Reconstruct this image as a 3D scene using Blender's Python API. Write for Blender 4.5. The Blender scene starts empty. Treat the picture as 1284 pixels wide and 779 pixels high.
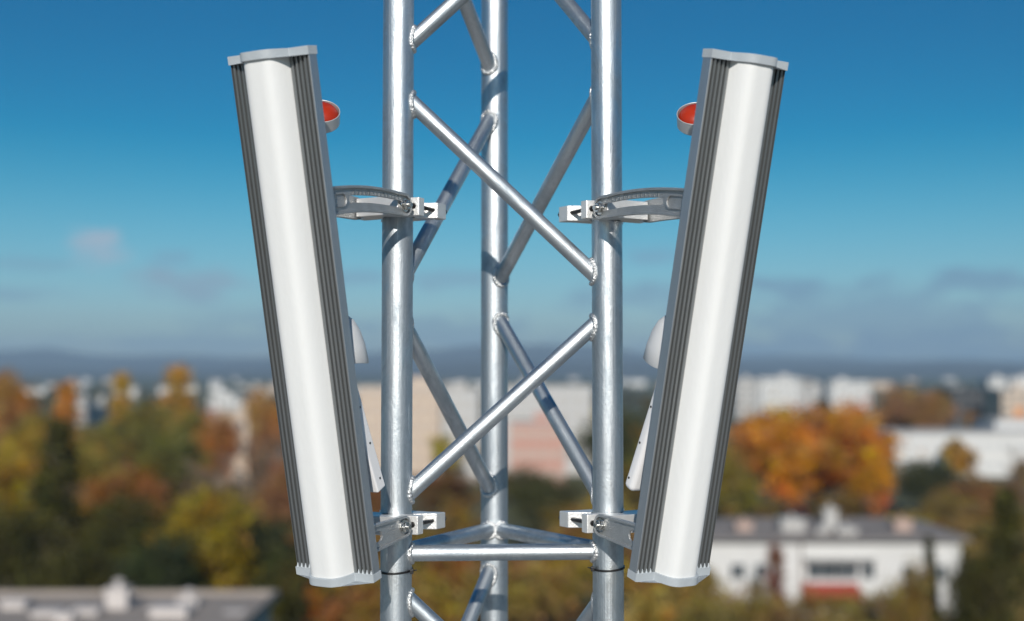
import bpy, bmesh, math, random
import numpy as np
from mathutils import Vector, Matrix

# ------------------------------------------------------------------ camera, light, sky
H = 22.0                      # eye height above the ground
F = 1553.0; CX = 642.0; CY = 389.5; YH = 464.5
PITCH = math.atan((YH - CY) / F)
S = bpy.context.scene
C = S.collection
cam = bpy.data.cameras.new('camera'); cam.sensor_width = 36; cam.lens = F / 1284 * 36
cam.clip_start = 0.05; cam.clip_end = 60000
co = bpy.data.objects.new('camera', cam); C.objects.link(co); S.camera = co
co.location = (0, 0, H); co.rotation_euler = (math.pi / 2 + PITCH, 0, 0)
cam.dof.use_dof = True; cam.dof.focus_distance = 1.90; cam.dof.aperture_fstop = 1.95; cam.dof.aperture_blades = 0

SUN_ELEV = math.radians(25.5)
KX = 0.02                     # light runs almost straight into the picture
sun = bpy.data.lights.new('sun', 'SUN'); sun.energy = 4.7; sun.angle = math.radians(0.53); sun.color = (1.0, 0.94, 0.86)
so = bpy.data.objects.new('sun', sun); C.objects.link(so)
so.rotation_euler = Vector((KX * math.cos(SUN_ELEV), math.cos(SUN_ELEV), -math.sin(SUN_ELEV))).to_track_quat('-Z', 'Y').to_euler()

W = bpy.data.worlds.new('World'); S.world = W; W.use_nodes = True
nt = W.node_tree; N = nt.nodes; L = nt.links
bg = N['Background']; bg.inputs[1].default_value = 0.066
sky = N.new('ShaderNodeTexSky'); sky.sky_type = 'NISHITA'; sky.sun_disc = False
sky.sun_elevation = SUN_ELEV; sky.sun_rotation = math.pi; sky.altitude = 300
sky.air_density = 1.0; sky.dust_density = 0.3; sky.ozone_density = 4.5
hsv = N.new('ShaderNodeHueSaturation'); hsv.inputs['Saturation'].default_value = 1.5; hsv.inputs['Hue'].default_value = 0.488
L.new(sky.outputs[0], hsv.inputs['Color'])
tc = N.new('ShaderNodeTexCoord')
def direction(px, py):
    v = Vector(((px - CX) / F, 1, -(py - CY) / F)); v = Matrix.Rotation(PITCH, 3, 'X') @ v
    return v.normalized()
nz = N.new('ShaderNodeTexNoise'); nz.inputs['Scale'].default_value = 26; nz.inputs['Detail'].default_value = 5
mp = N.new('ShaderNodeMapping'); mp.inputs['Scale'].default_value = (1, 1, 2.6)
L.new(tc.outputs['Generated'], mp.inputs[0]); L.new(mp.outputs[0], nz.inputs['Vector'])
# the air that day: deeper blue overhead, a paler band some degrees above the horizon
sx_ = N.new('ShaderNodeSeparateXYZ'); L.new(tc.outputs['Generated'], sx_.inputs[0])
cr_ = N.new('ShaderNodeValToRGB'); L.new(sx_.outputs['Z'], cr_.inputs[0]); cr_.color_ramp.interpolation = 'B_SPLINE'
els = cr_.color_ramp.elements; els[0].position = 0; els[1].position = 1
for p_ in (.045, .10, .15, .20, .26, .34): els.new(p_)
for e_, c_ in zip(els, ((.95, 1.02, 1.16), (.98, 1.06, 1.16), (1.38, 1.28, 1.15), (1.35, 1.20, 1.06), (.85, .98, .98), (.30, .88, .93), (.20, .84, .92), (.8, .92, 1.0))): e_.color = (*[v_ / 1.5 for v_ in c_], 1)
ml_ = N.new('ShaderNodeVectorMath'); ml_.operation = 'MULTIPLY'; L.new(hsv.outputs[0], ml_.inputs[0]); L.new(cr_.outputs[0], ml_.inputs[1])
sc_ = N.new('ShaderNodeVectorMath'); sc_.operation = 'SCALE'; sc_.inputs['Scale'].default_value = 1.5; L.new(ml_.outputs[0], sc_.inputs[0])
last = sc_.outputs[0]
def M2(op, a, b):
    n = N.new('ShaderNodeMath'); n.operation = op
    for i, v in enumerate((a, b)):
        if isinstance(v, (int, float)): n.inputs[i].default_value = v
        else: L.new(v, n.inputs[i])
    return n.outputs[0]
def cloud(px, py, rx, ry, col, amt):
    """a small cumulus in the sky in a fixed compass direction"""
    global last
    d = direction(px, py)
    sub = N.new('ShaderNodeVectorMath'); sub.operation = 'SUBTRACT'; sub.inputs[1].default_value = d
    L.new(tc.outputs['Generated'], sub.inputs[0])
    ml = N.new('ShaderNodeVectorMath'); ml.operation = 'MULTIPLY'; ml.inputs[1].default_value = (F / rx, F / rx, F / ry)
    L.new(sub.outputs[0], ml.inputs[0])
    ln = N.new('ShaderNodeVectorMath'); ln.operation = 'LENGTH'; L.new(ml.outputs[0], ln.inputs[0])
    e = M2('ADD', ln.outputs['Value'], M2('MULTIPLY', M2('SUBTRACT', nz.outputs[0], 0.5), 2.4))
    mr = N.new('ShaderNodeMapRange'); mr.interpolation_type = 'SMOOTHSTEP'
    mr.inputs['From Min'].default_value = 1.15; mr.inputs['From Max'].default_value = 0.3
    mr.inputs['To Min'].default_value = 0; mr.inputs['To Max'].default_value = amt
    L.new(e, mr.inputs['Value'])
    mx = N.new('ShaderNodeMixRGB'); mx.inputs[2].default_value = (*col, 1)
    L.new(mr.outputs[0], mx.inputs[0]); L.new(last, mx.inputs[1]); last = mx.outputs[0]
cloud(120, 309, 40, 25, (5.6, 7.5, 9.2) , 1.0)
cloud(236, 354, 80, 22, (4.2, 6.3, 8.0), 0.9)
cloud(215, 326, 30, 12, (3.13, 5.07, 7.34), 0.45)
cloud(20, 368, 60, 12, (2.85, 4.94, 7.07), 0.5)
cloud(40, 330, 50, 10, (2.85, 4.94, 7.07), 0.35)
cloud(360, 405, 120, 22, (2.75, 4.81, 6.80), 0.5)
cloud(440, 350, 55, 14, (3.04, 5.07, 7.34), 0.5)
cloud(560, 352, 60, 16, (3.23, 5.20, 7.34), 0.5)
cloud(560, 420, 160, 26, (2.75, 4.68, 6.66), 0.55)
cloud(820, 320, 60, 14, (3.04, 4.94, 7.34), 0.5)
cloud(860, 372, 150, 26, (2.75, 4.68, 6.80), 0.55)
cloud(1050, 400, 260, 50, (2.38, 4.29, 6.53), 0.55)
cloud(1210, 356, 110, 18, (2.47, 4.42, 6.66), 0.6)
cloud(1120, 440, 300, 26, (2.18, 3.90, 5.98), 0.6)
cloud(300, 432, 260, 14, (2.66, 4.68, 6.66), 0.4)
L.new(last, bg.inputs[0])

S.view_settings.view_transform = 'Standard'; S.view_settings.look = 'None'
S.view_settings.gamma = 1; S.view_settings.exposure = 0.0
S.render.engine = 'CYCLES'

random.seed(7); rng = np.random.default_rng(7)

# ------------------------------------------------------------------ helpers
def at(px, py, Y):
    """world point seen at photo pixel (px,py) at world distance Y"""
    v = Matrix.Rotation(PITCH, 3, 'X') @ Vector(((px - CX) / F, 1, -(py - CY) / F))
    return Vector((v.x / v.y * Y, Y, H + v.z / v.y * Y))

def tag(o, label=None, cat=None, group=None, kind=None):
    if label: o['label'] = label
    if cat: o['category'] = cat
    if group: o['group'] = group
    if kind: o['kind'] = kind
    return o
def empty(name, loc=(0, 0, 0), label=None, cat=None, group=None):
    o = bpy.data.objects.new(name, None); o.empty_display_size = 0.1; C.objects.link(o); o.location = loc
    return tag(o, label, cat, group)
def link(name, me, mat=None, parent=None, smooth=False):
    if mat: me.materials.append(mat)
    if smooth:
        me.polygons.foreach_set('use_smooth', [True] * len(me.polygons))
    o = bpy.data.objects.new(name, me); C.objects.link(o)
    if parent: o.parent = parent
    return o
def obj(name, bm, mat=None, parent=None, smooth=False, bevel=0, seg=2, angle=35):
    bmesh.ops.recalc_face_normals(bm, faces=bm.faces)
    me = bpy.data.meshes.new(name); bm.to_mesh(me); bm.free()
    o = link(name, me, mat, parent, smooth)
    if smooth:
        try: me.set_sharp_from_angle(angle=math.radians(angle))
        except Exception: pass
    if bevel:
        b = o.modifiers.new('bevel', 'BEVEL'); b.width = bevel; b.segments = seg; b.limit_method = 'ANGLE'; b.angle_limit = math.radians(40)
    return o
def box(bm, a, b, mat=None):
    vs = [bm.verts.new((x, y, z)) for x in (a[0], b[0]) for y in (a[1], b[1]) for z in (a[2], b[2])]
    if mat is not None:
        for v in vs: v.co = mat @ v.co
    for f in ((0, 1, 3, 2), (4, 6, 7, 5), (0, 4, 5, 1), (2, 3, 7, 6), (0, 2, 6, 4), (1, 5, 7, 3)):
        bm.faces.new([vs[i] for i in f])
def frame(d):
    d = Vector(d).normalized(); a = Vector((0, 0, 1)) if abs(d.z) < .9 else Vector((1, 0, 0))
    u = d.cross(a).normalized(); return u, d.cross(u).normalized()
def tube(bm, p, q, r, n=24, r2=None, caps=True):
    p = Vector(p); q = Vector(q); u, v = frame(q - p); r2 = r if r2 is None else r2
    A = [bm.verts.new(p + (u * math.cos(t) + v * math.sin(t)) * r) for t in [2 * math.pi * i / n for i in range(n)]]
    B = [bm.verts.new(q + (u * math.cos(t) + v * math.sin(t)) * r2) for t in [2 * math.pi * i / n for i in range(n)]]
    for i in range(n): bm.faces.new((A[i], A[(i + 1) % n], B[(i + 1) % n], B[i]))
    if caps: bm.faces.new(A[::-1]); bm.faces.new(B)
def sweep(bm, pts, rad, n=8, closed=False):
    pts = [Vector(p) for p in pts]; m = len(pts); rings = []
    for i, p in enumerate(pts):
        d = (pts[(i + 1) % m] - pts[i - 1]) if closed else (pts[min(i + 1, m - 1)] - pts[max(i - 1, 0)])
        u, v = frame(d); r = rad(i) if callable(rad) else rad
        rings.append([bm.verts.new(p + (u * math.cos(t) + v * math.sin(t)) * r) for t in [2 * math.pi * k / n for k in range(n)]])
    for i in range(m if closed else m - 1):
        A = rings[i]; B = rings[(i + 1) % m]
        # match start vertex to avoid twisting
        s = min(range(n), key=lambda k: (A[0].co - B[k].co).length)
        for k in range(n): bm.faces.new((A[k], A[(k + 1) % n], B[(k + 1 + s) % n], B[(k + s) % n]))
    if not closed: bm.faces.new(rings[0][::-1]); bm.faces.new(rings[-1])
def prism(bm, poly, z0, z1, mat=None):
    """closed outline in xy extruded along z"""
    A = [Vector((x, y, z0)) for x, y in poly]; B = [Vector((x, y, z1)) for x, y in poly]
    if mat is not None: A = [mat @ a for a in A]; B = [mat @ b for b in B]
    A = [bm.verts.new(a) for a in A]; B = [bm.verts.new(b) for b in B]; n = len(A)
    for i in range(n): bm.faces.new((A[i], A[(i + 1) % n], B[(i + 1) % n], B[i]))
    bm.faces.new(A[::-1]); bm.faces.new(B)

# ------------------------------------------------------------------ materials
def mat(name, col, rough=0.6, metal=0.0, noise=0, nscale=20, bump=0, bscale=60, stretch=None, spec=0.5, coat=0, rvar=0, col2=None, coord='Object'):
    m = bpy.data.materials.new(name); m.use_nodes = True
    n = m.node_tree.nodes; l = m.node_tree.links; b = n['Principled BSDF']
    b.inputs['Base Color'].default_value = (*col, 1); b.inputs['Roughness'].default_value = rough
    b.inputs['Metallic'].default_value = metal; b.inputs['Specular IOR Level'].default_value = spec
    b.inputs['Coat Weight'].default_value = coat
    t = n.new('ShaderNodeTexCoord'); mpn = n.new('ShaderNodeMapping'); l.new(t.outputs[coord], mpn.inputs[0])
    if stretch: mpn.inputs['Scale'].default_value = stretch
    if noise or rvar or col2:
        nz = n.new('ShaderNodeTexNoise'); nz.inputs['Scale'].default_value = nscale; nz.inputs['Detail'].default_value = 6; nz.inputs['Roughness'].default_value = .62
        l.new(mpn.outputs[0], nz.inputs['Vector'])
        cr = n.new('ShaderNodeMapRange'); cr.inputs['From Min'].default_value = .3; cr.inputs['From Max'].default_value = .7
        l.new(nz.outputs[0], cr.inputs['Value'])
        mx = n.new('ShaderNodeMixRGB'); l.new(cr.outputs[0], mx.inputs[0])
        c2 = col2 or tuple(c * (1 - noise) for c in col)
        mx.inputs[1].default_value = (*c2, 1); mx.inputs[2].default_value = (*col, 1)
        l.new(mx.outputs[0], b.inputs['Base Color'])
        if rvar:
            rr = n.new('ShaderNodeMapRange'); rr.inputs['From Min'].default_value = .3; rr.inputs['From Max'].default_value = .7
            rr.inputs['To Min'].default_value = rough + rvar; rr.inputs['To Max'].default_value = rough - rvar
            l.new(nz.outputs[0], rr.inputs['Value']); l.new(rr.outputs[0], b.inputs['Roughness'])
    if bump:
        nb = n.new('ShaderNodeTexNoise'); nb.inputs['Scale'].default_value = bscale; nb.inputs['Detail'].default_value = 4
        l.new(mpn.outputs[0], nb.inputs['Vector'])
        bp = n.new('ShaderNodeBump'); bp.inputs['Strength'].default_value = bump; bp.inputs['Distance'].default_value = .01
        l.new(nb.outputs[0], bp.inputs['Height']); l.new(bp.outputs[0], b.inputs['Normal'])
    return m

def alu_tube_mat():
    """weathered mill-finish aluminium tube: blotchy oxide, drawn streaks, scratches, pits, run marks"""
    m = bpy.data.materials.new('mill_aluminium'); m.use_nodes = True
    n = m.node_tree.nodes; l = m.node_tree.links; b = n['Principled BSDF']
    b.inputs['Metallic'].default_value = 1.0
    t = n.new('ShaderNodeAttribute'); t.attribute_name = 'axial'
    def noise(scale, detail, st=(1, 1, 1), r=.6, rot=(0, 0, 0), dist=0):
        mpn = n.new('ShaderNodeMapping'); mpn.inputs['Scale'].default_value = st; mpn.inputs['Rotation'].default_value = rot; l.new(t.outputs['Vector'], mpn.inputs[0])
        k = n.new('ShaderNodeTexNoise'); k.inputs['Scale'].default_value = scale; k.inputs['Detail'].default_value = detail; k.inputs['Roughness'].default_value = r; k.inputs['Distortion'].default_value = dist
        l.new(mpn.outputs[0], k.inputs['Vector']); return k.outputs[0]
    def rmp(v, a, b_, c, d):
        k = n.new('ShaderNodeMapRange'); k.inputs['From Min'].default_value = a; k.inputs['From Max'].default_value = b_
        k.inputs['To Min'].default_value = c; k.inputs['To Max'].default_value = d; l.new(v, k.inputs['Value']); return k.outputs[0]
    def mixc(c, col, f):
        k = n.new('ShaderNodeMixRGB'); l.new(f, k.inputs[0]); l.new(c, k.inputs[1]); k.inputs[2].default_value = (*col, 1); return k.outputs[0]
    blot = noise(22, 7, (1, 1, .5), .7, dist=.6); big = noise(6, 4, (1, 1, .3), .6)
    fine = noise(330, 3); streak = noise(420, 2, (1, 1, .012)); speck = noise(300, 2, (1, 1, .7)); scr = noise(300, 1, (1, 1, .035), rot=(.7, .3, 0)); stain = noise(16, 6, (1, 1, 1.4), .75, dist=1.2)
    c1 = n.new('ShaderNodeMixRGB'); c1.inputs[1].default_value = (.38, .43, .47, 1); c1.inputs[2].default_value = (.65, .69, .72, 1)
    l.new(rmp(blot, .36, .62, 0, 1), c1.inputs[0]); c = c1.outputs[0]
    c = mixc(c, (.34, .37, .40), rmp(big, .52, .66, 0, .55))
    c = mixc(c, (.30, .32, .33), rmp(stain, .66, .72, 0, .45))
    c = mixc(c, (.16, .17, .18), rmp(speck, .28, .24, 0, .8))
    c = mixc(c, (.90, .90, .89), rmp(fine, .70, .75, 0, .8))
    c = mixc(c, (.86, .87, .88), rmp(scr, .72, .76, 0, .55))
    l.new(c, b.inputs['Base Color'])
    def add(a, b_):
        ad = n.new('ShaderNodeMath'); ad.operation = 'ADD'; l.new(a, ad.inputs[0]); l.new(b_, ad.inputs[1]); return ad.outputs[0]
    l.new(add(add(rmp(blot, .32, .66, .62, .38), rmp(big, .35, .65, -.06, .08)), rmp(streak, .3, .7, -.06, .06)), b.inputs['Roughness'])
    def bump(h, st, dist, prev=None):
        bp = n.new('ShaderNodeBump'); bp.inputs['Strength'].default_value = st; bp.inputs['Distance'].default_value = dist; l.new(h, bp.inputs['Height'])
        if prev: l.new(prev, bp.inputs['Normal'])
        return bp.outputs[0]
    nn = bump(fine, .12, .002); nn = bump(streak, .22, .001, nn); nn = bump(blot, .28, .004, nn)
    l.new(nn, b.inputs['Normal'])
    return m
ALU = alu_tube_mat()
WELD = mat('weld_aluminium', (.78, .79, .79), .36, .9, noise=.25, nscale=150, bump=.5, bscale=260)
CAST = mat('cast_aluminium', (.56, .57, .57), .46, .85, noise=.18, nscale=50, bump=.35, bscale=420)
EXTR = mat('sawn_aluminium', (.80, .80, .79), .42, .6, noise=.10, nscale=60, bump=.15, bscale=300)
HOUS = mat('anodised_grey', (.27, .285, .29), .42, .75, noise=.10, nscale=70, bump=.12, bscale=160, stretch=(1, 1, .03))
SIDE = mat('anodised_side', (.40, .44, .48), .40, .75, noise=.08, nscale=60, bump=.1, bscale=160, stretch=(1, 1, .03))
RADO = mat('white_radome', (.735, .745, .74), .6, 0, noise=.05, nscale=7, bump=.05, bscale=160, spec=.3, stretch=(1, 1, .35))
CAPM = mat('grey_cap_plastic', (.42, .46, .49), .5, 0, noise=.08, nscale=50, bump=.08, bscale=300)
ORNG = mat('orange_plastic', (.40, .026, .004), .38, 0, noise=.15, nscale=60, spec=.5)
BLCK = mat('black_plastic', (.012, .012, .013), .4)
BOLT = mat('zinc_bolt', (.70, .70, .68), .25, 1, noise=.2, nscale=200)
ROD = mat('black_oxide_steel', (.03, .03, .032), .38, .7, bump=.2, bscale=500)
WHTP = mat('white_plastic', (.80, .80, .81), .4, 0, noise=.03, nscale=40)
FINM = mat('milky_plastic', (.74, .76, .78), .35, 0, noise=.03, nscale=40)
FINM.node_tree.nodes['Principled BSDF'].inputs['Transmission Weight'].default_value = .35
FINM.node_tree.nodes['Principled BSDF'].inputs['Roughness'].default_value = .5
CABL = mat('pale_cable', (.72, .66, .60), .5, noise=.1, nscale=40)

# ------------------------------------------------------------------ the mast
YC = 2.0; TH = .06; SP = .34; CR = .025; BR = .0131
ex = Vector((math.cos(TH), math.sin(TH), 0)); ey = Vector((-math.sin(TH), math.cos(TH), 0))
MID = Vector((-.0149, YC, 0))
CL = MID - ex * SP / 2; CRt = MID + ex * SP / 2; CB = MID + ey * SP * .8660
DECK = H - 1.68; TOP = H + 1.75
mast = empty('truss_mast', (MID.x, YC + .1, DECK), 'welded triangular aluminium lattice mast between the two white panel antennas', 'mast')
MI = Matrix.Translation(-Vector(mast.location))
def place(o):   # geometry is written in world coordinates; move it under its Empty
    o.data.transform(Matrix.Translation(-Vector(o.parent.location)) if o.parent and not o.parent.parent else Matrix())
    return o
def axial(o, p, q):
    """coordinates that run along the tube, for drawn-metal streaks"""
    p = Vector(p); d = (Vector(q) - p).normalized(); u, v = frame(d); off = random.uniform(0, 50)
    at_ = o.data.attributes.new('axial', 'FLOAT_VECTOR', 'POINT'); mo = Vector(mast.location)
    at_.data.foreach_set('vector', [c for vv in o.data.vertices for c in ((vv.co + mo - p).dot(u) + off, (vv.co + mo - p).dot(v), (vv.co + mo - p).dot(d))])
    return o
for P in (CL, CRt, CB):
    bm = bmesh.new()
    n = 64; zs = [DECK + .012, TOP]
    tube(bm, (P.x, P.y, zs[0]), (P.x, P.y, zs[1]), CR, n)
    axial(place(obj('chord', bm, ALU, mast, smooth=True)), (P.x, P.y, zs[0]), (P.x, P.y, zs[1]))
def weld(p, q, parent):
    """rippled bead where the brace p->q meets the chord whose axis passes p"""
    d = (q - p).normalized(); u, v = frame(d); pts = []; m = 110
    dh2 = d.x * d.x + d.y * d.y
    for i in range(m):
        t = 2 * math.pi * i / m; o = p + (u * math.cos(t) + v * math.sin(t)) * (BR + .0012)
        w = o - p; b = w.x * d.x + w.y * d.y; c = w.x ** 2 + w.y ** 2 - (CR + .0008) ** 2
        s = (-b + math.sqrt(max(b * b - dh2 * c, 0))) / dh2
        pts.append(o + d * s)
    bm = bmesh.new(); k = random.random() * 6
    sweep(bm, pts, lambda i: .0039 + .00022 * math.sin(i * 2 * math.pi / m * 22 + k) + .00015 * random.random(), 8, closed=True)
    o = obj('weld_bead', bm, WELD, parent, smooth=True, angle=80)
    return o
def brace(A, za, B, zb, name='brace'):
    p = Vector((A.x, A.y, H + za)); q = Vector((B.x, B.y, H + zb)); d = (q - p).normalized()
    dh = math.hypot(d.x, d.y); s = (CR * .25) / dh
    bm = bmesh.new(); tube(bm, p + d * s, q - d * s, BR, 40)
    o = axial(place(obj(name, bm, ALU, mast, smooth=True)), p, q)
    for a, b in ((p, q), (q, p)):
        w = weld(a, b, o); w.data.transform(Matrix.Translation(-Vector(mast.location)))
# front face
brace(CL, .514, CRt, .834); brace(CL, .455, CRt, .136); brace(CRt, .093, CL, -.214); brace(CL, -.345, CRt, -.665)
brace(CRt, .893, CL, 1.213); brace(CL, 1.26, CRt, 1.58); brace(CRt, -.72, CL, -1.04); brace(CL, -1.1, CRt, -1.42)
# left rear face
brace(CB, .545, CL, .875); brace(CB, .4845, CL, .132); brace(CL, .095, CB, -.233); brace(CB, -.347, CL, -.68)
brace(CL, .93, CB, 1.25); brace(CB, 1.31, CL, 1.62); brace(CL, -.73, CB, -1.05); brace(CB, -1.11, CL, -1.42)
# right rear face
brace(CRt, .524, CB, .854); brace(CRt, .475, CB, .1507); brace(CB, .109, CRt, -.225); brace(CRt, -.352, CB, -.69)
brace(CB, .91, CRt, 1.24); brace(CRt, 1.3, CB, 1.61); brace(CB, -.735, CRt, -1.06); brace(CRt, -1.12, CB, -1.43)
for z in (-.291, -1.5, 1.68):
    for A, B in ((CL, CRt), (CL, CB), (CRt, CB)): brace(A, z, B, z, 'crossbar')
bm = bmesh.new(); r = .33
prism(bm, [(MID.x + r * math.cos(a), YC + .1 + r * math.sin(a)) for a in [i * math.pi / 12 for i in range(24)]], DECK, DECK + .012)
place(obj('base_plate', bm, CAST, mast))

# ------------------------------------------------------------------ panel antennas
RL = Matrix(((.875, .4738, -.1001), (-.4841, .8514, -.2018), (-.0104, .225, .9743)))
RR = Matrix(((.8588, -.497, .1239), (.5122, .8374, -.191), (-.0088, .2275, .9737)))
def mat4(R, o): M = R.to_4x4(); M.translation = o; return M
def antenna(R, cx, cz, Wd, Ht, T, s, label):
    """local axes: x width, y towards the back, z up; s = side that faces the mast"""
    M = mat4(R, Vector((cx, 1.785, H + cz)))
    root = empty('panel_antenna', (0, 0, 0), label, 'antenna', 'tilted sector antennas on the mast')
    root.matrix_world = M
    h = Ht / 2 - .0115; w = Wd / 2 - .0014; fl = .0335; B = .031
    # ribbed aluminium housing: open tray profile with three ribs per flank
    prof = []
    def flank(sx):
        pts = [(w, T), (w, .0012)]
        e = w - .0006; a = w - fl
        pts += [(e, .0012), (e - .0010, .0)]
        step = (fl - .0038) / 4
        x = e - .0010
        for k in range(4):
            pts += [(x - .0003, .0045), (x - step * .42, .0045), (x - step * .47, .0), (x - step * .95, .0)]
            x -= step
        pts += [(a, .001), (a, T - .004)]
        return [(sx * x_, y_) for x_, y_ in pts]
    R_ = flank(1); Lf = flank(-1)
    prof = R_ + Lf[::-1]
    bm = bmesh.new(); prism(bm, prof, -h, h)
    bmesh.ops.triangulate(bm, faces=[f for f in bm.faces if len(f.verts) > 4])
    hs = obj('housing', bm, HOUS, root)
    bm = bmesh.new()
    for sx in (s,):
        prism(bm, [(sx * q_, y_) for q_, y_ in ((w + .0002, T - .001), (w + .0012, T - .001), (w + .0012, .0006), (w + .0006, 0), (w + .0002, 0))], -h, h)
    obj('side_strip', bm, SIDE, root, bevel=.0002)
    # bulging radome
    hw = w - fl - .0006
    def bulge(b, off=0, n=40, hw_=None):
        q = []; hh = hw_ or hw
        for i in range(n + 1):
            x = math.cos(math.pi * i / n)
            q.append((hh * x, -b * (1 - abs(x) ** 4.2) + off))
        return q
    bm = bmesh.new(); prism(bm, bulge(B, .0008) + [(-hw, .004), (hw, .004)], -h, h)
    obj('radome', bm, RADO, root, smooth=True, angle=30)
    # end caps follow the whole outline
    for k in (1, -1):
        e = Wd / 2 + .0002
        out = [(e, T + .0012), (e, -.0014), (hw + .0035, -.0014)] + bulge(B + .0018, -.0014, hw_=hw + .0025)[1:-1] + [(-hw - .0035, -.0014), (-e, -.0014), (-e, T + .0012)]
        bm = bmesh.new(); z0, z1 = (h, h + .0120) if k > 0 else (-h - .0120, -h)
        prism(bm, out, z0, z1)
        bmesh.ops.triangulate(bm, faces=[f for f in bm.faces if len(f.verts) > 4])
        cap = obj('end_cap', bm, CAPM, root, bevel=.0006)
        if k < 0:          # small prongs that grip the ribs
            for sx in (-1, 1):
                for j in range(4):
                    x = sx * (w - .0022 - j * (fl - .0038) / 4)
                    bm = bmesh.new(); tube(bm, (x, -.0002, -h - .0005), (x, .0012, -h + .006), .0022, 8, .0006)
                    obj('prong', bm, CAPM, cap)
    bm = bmesh.new(); box(bm, (-w + .004, T + .0002, -h + .002), (w - .004, T + .0022, h - .002))
    obj('back_plate', bm, SIDE, root)
    # hoop with the orange cover, high on the back
    Mi = M.inverted()
    hc = at(402.5 if s > 0 else 872.5, 139 if s > 0 else 142, 1.87)
    a = Vector((.12 * s, -.72, .68)).normalized()
    u, v = frame(a); Rr = .0290
    def ring(z0, z1, r0, r1):
        bm = bmesh.new(); n = 48; rows = []
        for zz, rr in ((z0, r0), (z0, r1), (z1, r1), (z1, r0)):
            rows.append([bm.verts.new(Mi @ (hc + a * zz + (u * math.cos(t) + v * math.sin(t)) * rr)) for t in [2 * math.pi * i / n for i in range(n)]])
        for i in range(n):
            for k in range(4): bm.faces.new((rows[k][i], rows[k][(i + 1) % n], rows[(k + 1) % 4][(i + 1) % n], rows[(k + 1) % 4][i]))
        return bm
    hoop = obj('hoop', ring(0, -.021, Rr, Rr - .0011), mat('painted_hoop', (.62, .64, .65), .42, .4, noise=.1) if 'painted_hoop' not in bpy.data.materials else bpy.data.materials['painted_hoop'], root, smooth=True, bevel=.0005)
    bm = bmesh.new(); n = 40; prev = None
    for k in range(9):
        ph = k / 8 * math.pi / 2; rr = (Rr - .0016) * math.cos(ph) ** .8 if k < 8 else 0.0002; zz = -.0105 + .0185 * math.sin(ph)
        row = [bm.verts.new(Mi @ (hc + a * zz + (u * math.cos(t) + v * math.sin(t)) * rr)) for t in [2 * math.pi * i / n for i in range(n)]]
        if prev:
            for i in range(n): bm.faces.new((prev[i], prev[(i + 1) % n], row[(i + 1) % n], row[i]))
        else: base = row
        prev = row
    bm.faces.new(prev)
    row = [bm.verts.new(v_.co - (Mi.to_3x3() @ a) * .012) for v_ in base]
    for i in range(n): bm.faces.new((row[i], row[(i + 1) % n], base[(i + 1) % n], base[i]))
    bm.faces.new(row)
    obj('orange_cover', bm, ORNG, root, smooth=True)
    bm = bmesh.new(); q = Mi @ (hc + a * -.02); tube(bm, (q.x, T + .002, q.z), (q.x, q.y + .004, q.z), .010, 16)
    obj('hoop_stem', bm, CAST, root)
    # bell-shaped milky hood and slanting radio unit further down
    zt = (390 - 392) / 655 * Ht; hx = .031 * s; hy = T + .031; zt += .004
    bm = bmesh.new(); n = 40; prev = None; prof = [(.001, .003), (.011, 0), (.020, -.009), (.027, -.024), (.032, -.045), (.0345, -.070)]
    rows = []
    for inner in (0, 1):
        for r_, z_ in (prof if not inner else prof[::-1]):
            rr = max(r_ - .0013 * inner, .0005)
            rows.append([bm.verts.new((hx + rr * math.cos(t), hy + rr * math.sin(t), zt + z_ - .0012 * inner - (.004 * math.sin(t * 2) if z_ < -.06 else 0))) for t in [2 * math.pi * i / n for i in range(n)]])
    for A_, B_ in zip(rows, rows[1:] + rows[:1]):
        for i in range(n): bm.faces.new((A_[i], A_[(i + 1) % n], B_[(i + 1) % n], B_[i]))
    obj('hood', bm, FINM, root, smooth=True, angle=60)
    bm = bmesh.new(); tube(bm, (hx, T, zt - .03), (hx, hy, zt - .03), .012, 20)
    obj('hood_stem', bm, WHTP, root)
    zc = (390 - 545) / 655 * Ht; L_ = .178
    ang = math.radians(13.5)
    Mr = Matrix.Translation((.003 * s, T + .033, zc)) @ Matrix.Rotation(ang, 4, 'X')
    bm = bmesh.new(); box(bm, (-.050, -.011, -L_ / 2), (.050, .011, L_ / 2), Mr)
    ru = obj('radio_unit', bm, WHTP, root, bevel=.003 if s > 0 else .008, seg=5)
    for zz in (-.07, -.01, .05):
        bm = bmesh.new(); tube(bm, Mr @ Vector((-s * -.0495, .002, zz)), Mr @ Vector((s * .0506, .002, zz)), .0018, 10)
        obj('screw', bm, BLCK, ru)
    for zz in (.05, -.05):
        bm = bmesh.new(); q = Mr @ Vector((0, 0, zz)); tube(bm, (q.x, T, q.z), (q.x, q.y, q.z), .008, 12); obj('stud', bm, WHTP, ru)
    return root, M
antL, ML = antenna(RL, -.3025, .0675, .1428, .7725, .018, 1, 'white and grey ribbed sector antenna left of the mast leaning away to the left')
antR, MR = antenna(RR, .2865, .0655, .1389, .7667, .019, -1, 'white and grey ribbed sector antenna right of the mast leaning away to the right')

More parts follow.
